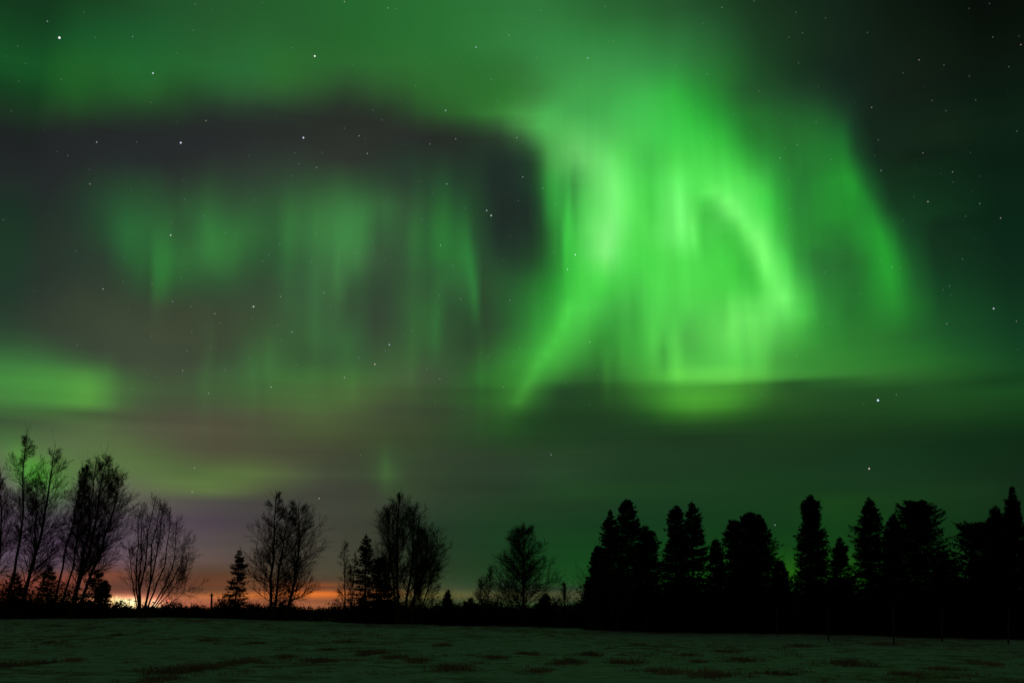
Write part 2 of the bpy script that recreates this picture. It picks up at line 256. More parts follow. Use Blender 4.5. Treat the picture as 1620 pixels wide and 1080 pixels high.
def build_sky():
    tb = build_table()
    geo = N('ShaderNodeTexCoord')
    nrm = N('ShaderNodeVectorMath', operation='NORMALIZE')
    L(geo.outputs['Generated'], nrm.inputs[0])
    sep = N('ShaderNodeSeparateXYZ'); L(nrm.outputs[0], sep.inputs[0])
    x, y, z = sep.outputs
    az0 = M('ARCTAN2', x, y)                       # azimuth, 0 = north
    el0 = M('ARCSINE', z)
    # slow wander of the aurora's rays and the cloud edges
    cmb = N('ShaderNodeCombineXYZ'); L(M('MULTIPLY', az0, 22.0), cmb.inputs[0]); L(M('MULTIPLY', el0, 2.2), cmb.inputs[1])
    n1 = N('ShaderNodeTexNoise'); n1.inputs['Scale'].default_value = 1.0; n1.inputs['Detail'].default_value = 3; L(cmb.outputs[0], n1.inputs['Vector'])
    high = MR(el0, math.radians(11.5), math.radians(16), kind='SMOOTHSTEP')
    el = M('ADD', el0, M('MULTIPLY', M('MULTIPLY', M('SUBTRACT', n1.outputs['Fac'], 0.5), 0.016), high))
    az = az0
    A = math.radians(26.5)
    right = M('DIVIDE', az, A, clamp=True)
    left = M('DIVIDE', M('MULTIPLY', az, -1.0), A, clamp=True)
    is_right = M('GREATER_THAN', az, 0.0)
    el_of = lambda py: math.asin(ray(810, py)[2] / math.sqrt(sum(c*c for c in ray(810, py))))
    pys = [-20, 30, 70, 110, 140, 160, 180, 200, 220, 240, 260, 280, 298, 315, 332, 350, 368, 386, 404, 424, 444, 466, 490, 515, 540, 560, 580, 594, 602, 609,
           618, 635, 650, 662, 676, 695, 720, 738, 755, 772, 784, 800, 830, 865, 890, 903, 911, 919, 925, 930, 934, 938, 941, 945, 950, 957, 970]
    pys = pys[::-1]
    acc = None; prev = None
    for py in pys:
        e = el_of(py)
        g = bpy.data.node_groups.new('sky_row', 'ShaderNodeTree')
        for nm in ('right', 'left', 'side'):
            g.interface.new_socket(nm, in_out='INPUT', socket_type='NodeSocketFloat')
        g.interface.new_socket('row', in_out='OUTPUT', socket_type='NodeSocketColor')
        gi = g.nodes.new('NodeGroupInput')
        cols = []
        for sgn, drv in ((1, gi.outputs[0]), (-1, gi.outputs[1])):
            t = np.linspace(0, 1, 241)
            px, pyy = azel_to_px(sgn * t * A, e)
            v = sample_table(tb, px, pyy)
            idx = simplify(t, v, 32)
            r = g.nodes.new('ShaderNodeValToRGB'); cr = r.color_ramp; cr.interpolation = 'LINEAR'
            while len(cr.elements) < len(idx):
                cr.elements.new(0.5)
            for k, i in enumerate(idx):
                cr.elements[k].position = float(t[i]) if k else 0.0
            for k, i in enumerate(idx):
                cr.elements[k].color = (*[float(q) for q in v[i]], 1)
            g.links.new(drv, r.inputs[0]); cols.append(r.outputs[0])
        mx = g.nodes.new('ShaderNodeMix'); mx.data_type = 'RGBA'
        g.links.new(gi.outputs[2], mx.inputs[0]); g.links.new(cols[1], mx.inputs[6]); g.links.new(cols[0], mx.inputs[7])
        go = g.nodes.new('NodeGroupOutput'); g.links.new(mx.outputs[2], go.inputs[0])
        gn = N('ShaderNodeGroup', node_tree=g)
        L(right, gn.inputs[0]); L(left, gn.inputs[1]); L(is_right, gn.inputs[2])
        row = gn.outputs[0]
        acc = row if acc is None else MIX(MR(el, prev, e), acc, row)
        prev = e
    # fine vertical rays, only where the aurora glows (green well above red)
    sc = N('ShaderNodeSeparateColor'); L(acc, sc.inputs[0])
    glow = MR(M('SUBTRACT', sc.outputs[1], sc.outputs[0]), 0.0, 0.35)
    cmb = N('ShaderNodeCombineXYZ'); L(M('MULTIPLY', az0, 48.0), cmb.inputs[0]); L(M('MULTIPLY', el0, 2.6), cmb.inputs[1])
    n2 = N('ShaderNodeTexNoise'); n2.inputs['Scale'].default_value = 1.0; n2.inputs['Detail'].default_value = 2.5; n2.inputs['Distortion'].default_value = 0.15
    L(cmb.outputs[0], n2.inputs['Vector'])
    st = M('MULTIPLY', M('MULTIPLY', M('SUBTRACT', n2.outputs['Fac'], 0.5), 0.16), M('MULTIPLY', M('MULTIPLY', glow, MR(el0, math.radians(24), math.radians(29), 1, .15)), high))
    # thin level cloud streaks low down
    cmb = N('ShaderNodeCombineXYZ'); L(M('MULTIPLY', az0, 3.0), cmb.inputs[0]); L(M('MULTIPLY', M('SUBTRACT', el0, M('MULTIPLY', az0, 0.012)), 75.0), cmb.inputs[1])
    n3 = N('ShaderNodeTexNoise'); n3.inputs['Scale'].default_value = 1.0; n3.inputs['Detail'].default_value = 4; L(cmb.outputs[0], n3.inputs['Vector'])
    low = MR(el0, math.radians(9), math.radians(15), 1, 0, kind='SMOOTHSTEP')
    cl = M('MULTIPLY', M('MULTIPLY', M('SUBTRACT', n3.outputs['Fac'], 0.5), 0.13), low)
    gain = M('ADD', M('ADD', 1.0, st), cl)
    vs = N('ShaderNodeVectorMath', operation='SCALE'); L(acc, vs.inputs[0]); L(gain, vs.inputs['Scale'])
    # away from the aurora the sky is dim, faintly warm from a village behind the viewer
    side = MR(M('ABSOLUTE', az0), math.radians(30), math.radians(95), kind='SMOOTHSTEP')
    over = MR(el0, math.radians(38), math.radians(70), kind='SMOOTHSTEP')
    c = MIX(over, vs.outputs[0], (0.08, 0.32, 0.17))
    c = MIX(side, c, BACK)
    # to linear light
    ad = N('ShaderNodeVectorMath', operation='MULTIPLY_ADD'); L(c, ad.inputs[0])
    ad.inputs[1].default_value = (1/1.055,)*3; ad.inputs[2].default_value = (0.055/1.055,)*3
    gm = N('ShaderNodeGamma'); gm.inputs[1].default_value = 2.4; L(ad.outputs[0], gm.inputs[0])
    sky_light = gm.outputs[0]; acc = None
    # stars
    for (sx, sy, br, col) in STARS:
        d = np.array(ray(sx, sy)); d /= np.linalg.norm(d)
        q = N('ShaderNodeVectorMath', operation='DISTANCE'); L(nrm.outputs[0], q.inputs[0]); q.inputs[1].default_value = tuple(float(v) for v in d)
        rad = (0.65 + 0.72 * min(br, 1.3)) / F
        f = MR(q.outputs['Value'], rad * 0.35, rad * 1.25, br * 1.1, 0.0, kind='SMOOTHSTEP')
        acc = add_glow(acc, col, f)
    v = N('ShaderNodeTexVoronoi'); v.inputs['Scale'].default_value = 84.0; L(nrm.outputs[0], v.inputs['Vector'])
    f = M('MULTIPLY', MR(v.outputs['Distance'], 0.015, 0.07, 0.09, 0.0, kind='SMOOTHSTEP'), MR(el0, math.radians(8), math.radians(13)))
    acc = add_glow(acc, (0.75, 0.9, 1.0), f)
    ad = N('ShaderNodeVectorMath', operation='ADD'); L(sky_light, ad.inputs[0]); L(acc, ad.inputs[1]); acc = ad.outputs[0]
    bg = N('ShaderNodeBackground'); bg.inputs[1].default_value = 1.0
    L(acc, bg.inputs[0])
    out = N('ShaderNodeOutputWorld'); L(bg.outputs[0], out.inputs[0])


BACK = (0.125, 0.125, 0.1)
W_, B_, O_ = (1, 1, 1), (0.7, 0.82, 1.0), (1.0, 0.8, 0.6)
STARS = [(94, 60, 1.3, W_), (242, 116, .8, B_), (498, 89, 1.0, W_), (286, 226, 1.0, B_), (480, 218, .95, B_), (75, 34, .35, B_), (153, 225, .4, W_),
         (210, 58, .25, B_), (753, 75, .5, B_), (930, 92, .45, B_), (705, 175, .5, B_), (614, 13, .3, B_), (805, 56, .22, W_), (1142, 12, .2, W_),
         (581, 243, .35, B_), (707, 291, .4, B_), (770, 333, .55, B_), (777, 341, .7, W_), (827, 280, .35, B_), (270, 372, .6, W_), (401, 485, .7, W_),
         (163, 457, .35, W_), (462, 525, .35, B_), (616, 545, .6, B_), (593, 576, .6, O_), (545, 597, .35, W_), (910, 403, .7, B_), (898, 426, .55, B_),
         (933, 541, .35, B_), (859, 298, .25, B_), (1389, 633, 1.4, (.62, .72, 1.0)), (1375, 741, .8, O_), (1572, 488, .75, B_), (1454, 95, .3, O_), (1615, 71, .3, O_),
         (1379, 170, .25, W_), (1468, 319, .4, W_), (1550, 322, .25, B_), (1583, 345, .35, O_), (1507, 272, .25, W_), (1460, 242, .2, W_), (1394, 270, .3, B_),
         (1261, 229, .2, W_), (1234, 250, .3, B_), (1411, 423, .2, W_), (1498, 512, .22, W_), (1226, 830, .35, W_), (872, 719, .3, W_), (304, 778, .3, W_),
         (308, 740, .3, W_), (505, 788, .35, W_), (570, 720, .15, W_), (429, 612, .35, W_), (330, 622, .28, W_), (289, 586, .25, W_), (326, 191, .3, O_),
         (142, 291, .3, W_), (501, 265, .25, W_), (513, 463, .25, W_), (444, 469, .25, W_), (340, 496, .25, W_), (273, 477, .22, W_), (696, 599, .2, W_),
         (545, 3, .3, W_), (568, 215, .3, W_), (721, 220, .28, W_), (818, 218, .3, W_), (680, 228, .22, W_), (1119, 117, .15, W_), (697, 388, .3, W_),
         (729, 473, .2, W_), (807, 475, .2, W_), (796, 612, .2, W_), (1418, 624, .2, W_), (1608, 508, .2, W_)]
build_sky()
S.world = world

# ------------------------------------------------------------------ materials


def material(name, build):
    m = bpy.data.materials.new(name)
    m.use_nodes = True
    t = m.node_tree
    b = t.nodes['Principled BSDF']
    build(t, b)
    return m


def noise_mat(name, c1, c2, scale, rough=0.9, bump=0.0, detail=4):
    def f(t, b):
        tc = t.nodes.new('ShaderNodeTexCoord')
        n = t.nodes.new('ShaderNodeTexNoise'); n.inputs['Scale'].default_value = scale; n.inputs['Detail'].default_value = detail
        t.links.new(tc.outputs['Object'], n.inputs['Vector'])
        r = t.nodes.new('ShaderNodeValToRGB'); r.color_ramp.elements[0].position = .35; r.color_ramp.elements[1].position = .65
        r.color_ramp.elements[0].color = (*c1, 1); r.color_ramp.elements[1].color = (*c2, 1)
        t.links.new(n.outputs['Fac'], r.inputs[0]); t.links.new(r.outputs[0], b.inputs['Base Color'])
        b.inputs['Roughness'].default_value = rough
        b.inputs['Specular IOR Level'].default_value = 0.2
        if bump:
            bp = t.nodes.new('ShaderNodeBump'); bp.inputs['Strength'].default_value = bump
            t.links.new(n.outputs['Fac'], bp.inputs['Height']); t.links.new(bp.outputs[0], b.inputs['Normal'])
    return material(name, f)


bark = noise_mat('birch_bark', (.05, .04, .035), (.12, .10, .085), 3.0, bump=.4)
twig = noise_mat('birch_twigs', (.045, .032, .028), (.08, .06, .05), 1.5)
dark_bark = noise_mat('spruce_bark', (.035, .028, .022), (.07, .055, .045), 4.0, bump=.4)
needles = noise_mat('spruce_needles', (.012, .022, .012), (.03, .045, .022), 1.3)
scrub = noise_mat('scrub', (.02, .02, .014), (.05, .04, .03), 1.1)
far_green = noise_mat('far_forest', (.012, .02, .012), (.03, .04, .024), .05)
post_wood = noise_mat('weathered_wood', (.06, .05, .04), (.13, .11, .09), 6.0, bump=.3)
grass_mat = noise_mat('dead_grass', (.36, .22, .16), (.60, .39, .29), .5)
metal = noise_mat('lamp_metal', (.12, .12, .12), (.2, .2, .2), 4, rough=.5)


def snow_build(t, b):
    tc = t.nodes.new('ShaderNodeTexCoord')
    def noise(s, d, dist=0.0, vec=None):
        n = t.nodes.new('ShaderNodeTexNoise'); n.inputs['Scale'].default_value = s; n.inputs['Detail'].default_value = d
        n.inputs['Distortion'].default_value = dist
        t.links.new(vec or tc.outputs['Object'], n.inputs['Vector']); return n.outputs['Fac']
    def mr(v, a, c, x=0., y=1.):
        m = t.nodes.new('ShaderNodeMapRange'); m.interpolation_type = 'SMOOTHSTEP'; t.links.new(v, m.inputs[0])
        for i, q in enumerate((a, c, x, y)): m.inputs[i+1].default_value = q
        return m.outputs[0]
    def mix(f, a, c):
        m = t.nodes.new('ShaderNodeMix'); m.data_type = 'RGBA'; t.links.new(f, m.inputs[0])
        for i, v in ((6, a), (7, c)):
            if isinstance(v, tuple): m.inputs[i].default_value = (*v, 1)
            else: t.links.new(v, m.inputs[i])
        return m.outputs[2]
    big = noise(.12, 5, .6); mid = noise(.8, 6, .4); fine = noise(7, 5)
    snow = mix(mr(mid, .3, .75), (.52, .56, .60), (.36, .39, .42))
    base = mix(mr(fine, .35, .62), (.16, .10, .07), (.30, .20, .14))      # dead sward melting through
    ad = t.nodes.new('ShaderNodeMath'); ad.operation = 'MULTIPLY_ADD'; t.links.new(mid, ad.inputs[0]); ad.inputs[1].default_value = .9
    t.links.new(big, ad.inputs[2])
    show = mr(ad.outputs[0], .98, 1.16, 0, .8)
    col = mix(show, snow, base)
    sp = mr(noise(2.2, 6, .8), .50, .66, 0, .8)
    col = mix(sp, col, base)
    t.links.new(col, b.inputs['Base Color'])
    b.inputs['Roughness'].default_value = .85
    b.inputs['Specular IOR Level'].default_value = .15
    bp = t.nodes.new('ShaderNodeBump'); bp.inputs['Strength'].default_value = .6; bp.inputs['Distance'].default_value = .12
    t.links.new(mid, bp.inputs['Height']); t.links.new(bp.outputs[0], b.inputs['Normal'])


snow_mat = material('snow_and_dead_sward', snow_build)


def emit_mat(name, col, s):
    def f(t, b):
        b.inputs['Base Color'].default_value = (*col, 1)
        b.inputs['Emission Color'].default_value = (*col, 1); b.inputs['Emission Strength'].default_value = s
    return material(name, f)


lamp_mat = emit_mat('floodlight_glow', (1.0, .78, .55), 14.0)
red_mat = emit_mat('red_beacon_glow', (1.0, .12, .07), 3.0)

# ------------------------------------------------------------------ mesh helpers


def mesh_obj(name, V, faces, mat, parent=None, loc=None, smooth=False):
    """V (n,3); faces: list of (m,k) index arrays"""
    V = np.asarray(V, dtype=np.float32)
    if loc is not None:
        V = V - np.array(loc, dtype=np.float32)
    me = bpy.data.meshes.new(name)
    idx = np.concatenate([f.ravel() for f in faces]).astype(np.int32)
    tot = np.concatenate([np.full(len(f), f.shape[1]) for f in faces]).astype(np.int32)
    st = np.concatenate([[0], np.cumsum(tot)[:-1]]).astype(np.int32)
    me.vertices.add(len(V)); me.vertices.foreach_set('co', V.ravel())
    me.loops.add(len(idx)); me.loops.foreach_set('vertex_index', idx)
    me.polygons.add(len(tot)); me.polygons.foreach_set('loop_start', st)
    me.polygons.foreach_set('loop_total', tot)
    if smooth:
        me.polygons.foreach_set('use_smooth', np.ones(len(tot), dtype=bool))
    me.materials.append(mat)
    me.update(calc_edges=True)
    o = bpy.data.objects.new(name, me)
    COL.objects.link(o)
    if parent is not None:
        o.parent = parent
    return o


class Acc:
    def __init__(s):
        s.v = []; s.f = {}; s.n = 0

    def add(s, V, F_):
        s.v.append(V.reshape(-1, 3))
        s.f.setdefault(F_.shape[1], []).append(F_ + s.n)
        s.n += V.size // 3

    def tubes(s, P, R, sides=3):
        """P (N,K,3) centre lines, R (N,K) radii"""
        n, k = R.shape
        T = np.gradient(P, axis=1); T /= np.linalg.norm(T, axis=2, keepdims=True) + 1e-9
        up = np.zeros_like(T); up[..., 0] = 1
        up[np.abs(T[..., 0]) > .8] = (0, 1, 0)
        A = np.cross(T, up); A /= np.linalg.norm(A, axis=2, keepdims=True) + 1e-9
        B = np.cross(T, A)
        a = np.arange(sides) * 2 * math.pi / sides
        V = P[:, :, None] + R[:, :, None, None] * (A[:, :, None] * np.cos(a)[None, None, :, None] + B[:, :, None] * np.sin(a)[None, None, :, None])
        i = np.arange(n)[:, None, None] * k * sides + np.arange(k - 1)[None, :, None] * sides
        j = np.arange(sides)[None, None, :]; j2 = (j + 1) % sides
        q = np.stack([i + j, i + j2, i + sides + j2, i + sides + j], -1).reshape(-1, 4)
        s.add(V, q)

    def build(s, name, mat, parent=None, loc=None, smooth=False):
        return mesh_obj(name, np.concatenate(s.v), [np.concatenate(x) for x in s.f.values()], mat, parent, loc, smooth)


def empty(name, loc, label, cat, group=None):
    o = bpy.data.objects.new(name, None)
    o.location = loc; o.empty_display_size = .5
    COL.objects.link(o)
    o['label'] = label; o['category'] = cat
    if group:
        o['group'] = group
    return o


# ------------------------------------------------------------------ terrain
EX = [-600, 0, 250, 420, 520, 600, 700, 800, 930, 1060, 1300, 1620, 2200]
EY = [980, 979, 976, 981, 983, 986, 989, 991, 995, 1000, 1003, 1010, 1018]
DX = [-600, 0, 500, 650, 800, 930, 1620, 2200]
DD = [105, 100, 96, 90, 85, 77, 70, 66]


def edge_dist(px):
    return np.interp(px, DX, DD)


def ground_z(x, y):
    x = np.asarray(x, float); y = np.asarray(y, float)
    r = np.hypot(x, y); az = np.arctan2(x, y)
    azc = np.clip(az, -.75, .75)
    px = 810 + F * np.tan(azc) * cP * 1.06
    D = edge_dist(px)
    E = np.interp(px, EX, EY)
    yc = (540 - E) / F
    fy = cP - yc * sP; fz = sP + yc * cP; fx = (px - 810) / F
    zE = EYE + D * fz / np.hypot(fx, fy)
    t = np.clip((r - 24) / (D - 24), 0, 1)
    back = np.clip((np.abs(az) - .8) / .8, 0, 1)
    zz = zE * (t * t * (3 - 2 * t)) * (1 - back)
    u = np.clip((r - D - 30) / 260, 0, 1); u = u * u * (3 - 2 * u)
    zz = zz * (1 - u) + (-5.0) * u
    amp = np.clip(r / 10, .2, 1) * np.clip(1.2 - r / 400, 0, 1)
    zz = zz + amp * (.05 * np.sin(x * .31 + 1.3 * np.sin(y * .17)) * np.sin(y * .23 + 1.7) + .025 * np.sin(x * 1.1 + y * .37) * np.sin(y * .93 - x * .3)
                     + .012 * np.sin(x * 2.9 + 2 * np.sin(y * .7)) * np.sin(y * 2.3))
    return zz


def build_ground():
    front = np.radians(np.arange(-32, 32.01, .16))
    rest = np.radians(np.arange(35, 326, 3.0))
    az = np.concatenate([front, rest])
    r = np.concatenate([[0.0], np.geomspace(1.0, 20, 16), np.arange(20.6, 125, .6), np.geomspace(127, 6000, 46)])
    n = len(az)
    A, R = np.meshgrid(az, r[1:])
    X = R * np.sin(A); Y = R * np.cos(A)
    V = np.concatenate([[[0, 0, float(ground_z(0, 0))]], np.stack([X, Y, ground_z(X, Y)], -1).reshape(-1, 3)])
    k = len(r) - 1
    i = 1 + np.arange(k - 1)[:, None] * n; j = np.arange(n)[None]; j2 = (j + 1) % n
    q = np.stack([i + j, i + j2, i + n + j2, i + n + j], -1).reshape(-1, 4)[:, ::-1]
    tri = np.stack([np.zeros(n, int), 1 + (np.arange(n) + 1) % n, 1 + np.arange(n)], -1)[:, ::-1]
    o = mesh_obj('snowy_field', V, [q, tri], snow_mat, smooth=True)
    me = o.data
    if me.polygons[100].normal.z < 0:
        me.flip_normals()
    o['kind'] = 'structure'


build_ground()


def at(px, d):
    """ground point at horizontal distance d under picture column px"""
    v = ray(px, 965)
    k = d / math.hypot(v[0], v[1])
    x, y = v[0] * k, v[1] * k
    return np.array([x, y, float(ground_z(x, y))])


def sky_point(px, py, d):
    v = ray(px, py); k = d / math.hypot(v[0], v[1])
    return np.array([v[0] * k, v[1] * k, EYE + v[2] * k])


# ------------------------------------------------------------------ bare trees


def unit(v):
    return v / (np.linalg.norm(v, axis=-1, keepdims=True) + 1e-9)


def grow(rng, P, R, per, t0, t1, length, angle, up, K, rk=.6, wob=.06, tpow=1.0):
    """side shoots: P (N,K,3), R (N,K) parents; length(t, rng) -> lengths"""
    n, k, _ = P.shape
    t = t0 + (t1 - t0) * ((np.arange(per)[None] + rng.random((n, per))) / per) ** tpow
    f = t * (k - 1); i = np.minimum(f.astype(int), k - 2); fr = (f - i)[..., None]
    rows = np.arange(n)[:, None]
    S0 = P[rows, i] * (1 - fr) + P[rows, i + 1] * fr
    T = unit(P[rows, i + 1] - P[rows, i])
    rad = R[rows, i] * (1 - fr[..., 0]) + R[rows, i + 1] * fr[..., 0]
    rnd = unit(rng.normal(size=T.shape))
    side = unit(rnd - (rnd * T).sum(-1, keepdims=True) * T)
    an = angle * (0.75 + .5 * rng.random(t.shape))[..., None]
    D = unit(T * np.cos(an) + side * np.sin(an))
    Ln = length(t, rng)[..., None]
    pts = [S0]; cur = D
    for s in range(K - 1):
        cur = unit(cur + np.array([0, 0, up]) / (K - 1) + rng.normal(size=cur.shape) * wob)
        pts.append(pts[-1] + cur * Ln / (K - 1))
    Q = np.stack(pts, 2).reshape(n * per, K, 3)
    r0 = np.minimum(rad * rk, .9 * rad).reshape(-1, 1)
    RR = r0 * np.linspace(1, .28, K)[None]
    return Q, RR, t.reshape(-1)


def bare_tree(name, label, stems, d, wpx, seed, n1=34, n2=11, n3=7, c0=.22, ang=.75, up=.9, shape='oval', r0=None, cat='tree', group=None, tw=.009, dens=1.0):
    """stems: list of (base px, top px, top py, bend px) all at distance d; wpx: crown half width in px"""
    rng = np.random.default_rng(seed)
    b = at(stems[0][0], d)
    root = empty(name, b, label, cat, group)
    H = sky_point(stems[0][1], stems[0][2], d)[2] - b[2]
    W = wpx / F * d
    if r0 is None:
        r0 = .012 * H
    tr = Acc(); cr = Acc()
    K = 14
    Ps, Rs = [], []
    for (bx, tx, ty, bend) in stems:
        p0 = at(bx, d); p1 = sky_point(tx, ty, d)
        dep = rng.normal() * .05 * H
        u = np.linspace(0, 1, K)
        mid = np.array([bend / F * d, 0, 0])
        P = p0[None] * (1 - u[:, None]) + p1[None] * u[:, None] + mid * np.sin(u * math.pi)[:, None]
        P[:, 1] += dep * u * u
        wob = np.cumsum(rng.normal(size=(K, 3)) * .006 * H, 0); wob -= u[:, None] * wob[-1]; wob[0] = 0
        P += wob * np.array([1, 1, .2])
        h = p1[2] - p0[2]
        rr = r0 * (h / H) * (1.0 - u) ** .8 * (1.0 if len(stems) < 3 else .75) + .012
        rr[0] *= 1.35
        P[0, 2] -= .2
        Ps.append(P); Rs.append(rr)
    P = np.array(Ps); R = np.array(Rs)
    tr.tubes(P, R, 7)

    def len1(t, g):
        v = (t - c0) / (1 - c0)
        if shape == 'oval':
            prof = np.clip(np.sin(np.clip(v * .66 + .34, 0, .97) * math.pi), .26, 1) ** .9
        elif shape == 'cone':
            prof = .14 + .95 * (1 - v) ** .9
        elif shape == 'fan':
            prof = .35 + .65 * np.sin(np.clip(v * .9 + .1, 0, 1) * math.pi)
        else:
            prof = np.clip(.5 + .5 * v, 0, 1) * np.clip(2.6 * (1 - v), .25, 1)
        return W * 1.4 * prof * (.65 + .5 * g.random(t.shape))
    a, ar, _ = grow(rng, P, R, int(n1 * 1.4), c0, .93, len1, ang * 1.15, up * .5, 8, rk=.3, wob=.075)
    la = np.linalg.norm(a[:, -1] - a[:, 0], axis=1)
    cr.tubes(a, ar, 4)
    b2, br, _ = grow(rng, a, np.maximum(ar, tw * 1.2), int(n2 * 1.35), .12, .98, lambda t, g: la[:, None] * (.46 - .26 * t) * (.6 + .7 * g.random(t.shape)), .7, up * .3, 5, rk=.6, wob=.09)
    br = np.maximum(br, tw * .9)
    lb = np.linalg.norm(b2[:, -1] - b2[:, 0], axis=1)
    cr.tubes(b2, br, 3)
    c2, c2r, _ = grow(rng, b2, br, n3, .15, 1.0, lambda t, g: np.maximum(lb[:, None] * .5, .25) * (.5 + .8 * g.random(t.shape)), .6, up * .35, 3, rk=.7, wob=.12)
    cr.tubes(c2, np.maximum(c2r, tw * .62) * dens, 3)
    # end shoots on the leaders
    e2, er, _ = grow(rng, P[:, -4:], R[:, -4:], 12, .0, .95, lambda t, g: H * .075 * (.6 + g.random(t.shape)), .45, .4, 4, rk=.7, wob=.1)
    cr.tubes(e2, np.clip(er, tw * .6, tw), 3)
    tr.build('trunk', bark, root, b)
    cr.build('crown', twig, root, b)
    return root


# ------------------------------------------------------------------ conifers


def conifer(name, label, bx, tx, ty, d, prof, seed, dens=1.0, droop=.35, group=None, ragged=.35, shard=.13, cat='tree', by=None, spire=True, core=1.0):
    """prof: list of (picture y, half width px) from the top down"""
    rng = np.random.default_rng(seed)
    b = at(bx, d); top = sky_point(tx, ty, d)
    root = empty(name, b, label, cat, group)
    H = top[2] - b[2]
    pz = np.array([sky_point(tx, q[0], d)[2] for q in prof]); pw = np.array([q[1] * .9 / F * d for q in prof])
    o = np.argsort(pz); pz = pz[o]; pw = pw[o]
    tr = Acc()
    K = 10; u = np.linspace(0, 1, K)
    P = b[None] * (1 - u[:, None]) + top[None] * u[:, None]; P[0, 2] -= .2
    tr.tubes(P[None], (.014 * H * (1 - u) + .015)[None], 7)
    tr.build('trunk', dark_bark, root, b)
    # boughs
    nb = int((60 + H * 48) * dens)
    zc = rng.random(nb) ** 1.0 * .985 + .01
    zc = 1 - zc if False else zc
    zc = np.clip(zc, .02, .995)
    S0 = b[None] * (1 - zc[:, None]) + top[None] * zc[:, None]
    W = np.interp(S0[:, 2], pz, pw)
    # uneven outline: slow variation round the tree and up it, plus stray long boughs
    a = rng.random(nb) * 2 * math.pi
    ph = rng.random(4) * 6.28
    var = 1 + ragged * .55 * np.sin(zc * H * 2.1 + ph[0] + 1.5 * np.sin(a + ph[1])) * np.cos(a * 2 + ph[2]) + ragged * (rng.random(nb) - .62)
    stray = rng.random(nb) < .07
    Ln = W * np.clip(var, .35, 1.4) * np.where(stray, 1.32, 1) + .05
    dr = np.stack([np.cos(a), np.sin(a), np.zeros(nb)], 1)
    m = 40
    s = rng.random((nb, m)) ** .7
    rise = (.35 * zc - droop * (1 - zc))[:, None] * Ln[:, None] * s + .16 * Ln[:, None] * s ** 3
    C = S0[:, None] + dr[:, None] * (Ln[:, None] * s)[..., None]
    C[..., 2] += rise
    spread = (.03 + (.05 + .17 * Ln[:, None]) * (1 - s) ** .7)[..., None]
    perp = np.stack([-np.sin(a), np.cos(a), np.zeros(nb)], 1)
    off = rng.normal(size=(nb, m, 1)) * spread
    C = C + perp[:, None] * off + np.array([0, 0, -1]) * np.abs(rng.normal(size=(nb, m, 1))) * .07
    C = C.reshape(-1, 3)
    D = unit(np.repeat(dr, m, 0) * .9 + np.repeat(perp, m, 0) * np.sign(off.reshape(-1, 1)) * .7 + rng.normal(size=C.shape) * .35 + np.array([0, 0, -.25]))
    X = unit(np.cross(D, rng.normal(size=C.shape)))
    sz = shard * (.6 + .8 * rng.random((len(C), 1)))
    sz = sz * np.clip(np.repeat(Ln, m)[:, None] / .45, .35, 1)
    V = np.stack([C - X * sz * .28, C + X * sz * .28, C + D * sz * 1.1], 1)
    cr = Acc()
    cr.add(V, np.arange(len(C) * 3).reshape(-1, 3))
    # leader tip
    e = np.stack([top - [0, 0, .25], top + [0, 0, .02], top + [0, 0, .16 if spire else .03]])[None]
    cr.tubes(e, np.array([[.03, .02, .006]]), 4)
    # bough wood
    B = np.stack([S0, S0 + dr * Ln[:, None] * .5 + np.array([0, 0, 1]) * (rise.max(1) * 0)[:, None], S0 + dr * Ln[:, None] * .9], 1)
    B[:, 1, 2] += (.35 * zc - droop * (1 - zc)) * Ln * .5
    B[:, 2, 2] += (.35 * zc - droop * (1 - zc)) * Ln * .9 + .1 * Ln
    cr.tubes(B, np.array([[.022, .015, .006]]) * np.ones((nb, 1)), 3)
    cr.build('crown', needles, root, b)
    return root


# left group of leafless trees
bare_tree('bare_birch', 'tall thin leaning bare birch nearest the left edge of the field', [(6, 43, 676, 6)], 100, 30, 11, n1=34, c0=.35, ang=.7, up=.6, r0=.13)
bare_tree('bare_birch', 'bare birch with a broad brushy top, second tall tree from the left', [(28, 88, 703, 4), (34, 62, 760, 6)], 102, 40, 12, n1=34, c0=.2, ang=.7, up=.8, r0=.17)
bare_tree('bare_birch', 'slender bare birch rising between the two brushy left trees', [(86, 122, 726, 2)], 105, 20, 13, n1=28, c0=.3, ang=.6, up=.9, r0=.10)
bare_tree('bare_birch', 'thin bare birch close against the big oval tree on its left side', [(100, 138, 722, 0)], 106, 18, 14, n1=26, c0=.35, ang=.55, up=.9, r0=.09)
bare_tree('bare_aspen', 'biggest bare tree at left with dense oval upswept crown', [(108, 174, 716, 3), (110, 152, 722, 0), (113, 186, 742, 6)], 98, 42, 15, n1=40, n2=12, c0=.2, ang=.78, up=1.0, r0=.2)
bare_tree('bare_birch', 'half hidden bare birch cut by the left picture edge', [(-14, 4, 740, 4), (-16, -14, 720, 0)], 104, 34, 16, n1=30, c0=.2, ang=.7, up=.7, r0=.14)
bare_tree('bare_willow', 'many stemmed bare willow fanning out beside the bright lights',
          [(224, 243, 784, -4), (226, 262, 795, 4), (222, 220, 810, -6), (230, 284, 826, 14), (221, 206, 862, -4), (232, 300, 880, 12), (236, 303, 912, 14), (225, 252, 790, 0), (228, 272, 803, 8), (223, 230, 795, -5), (233, 292, 848, 12)],
          94, 26, 17, n1=13, n2=7, n3=5, c0=.22, ang=.6, up=.7, shape='fan', r0=.10, tw=.008)
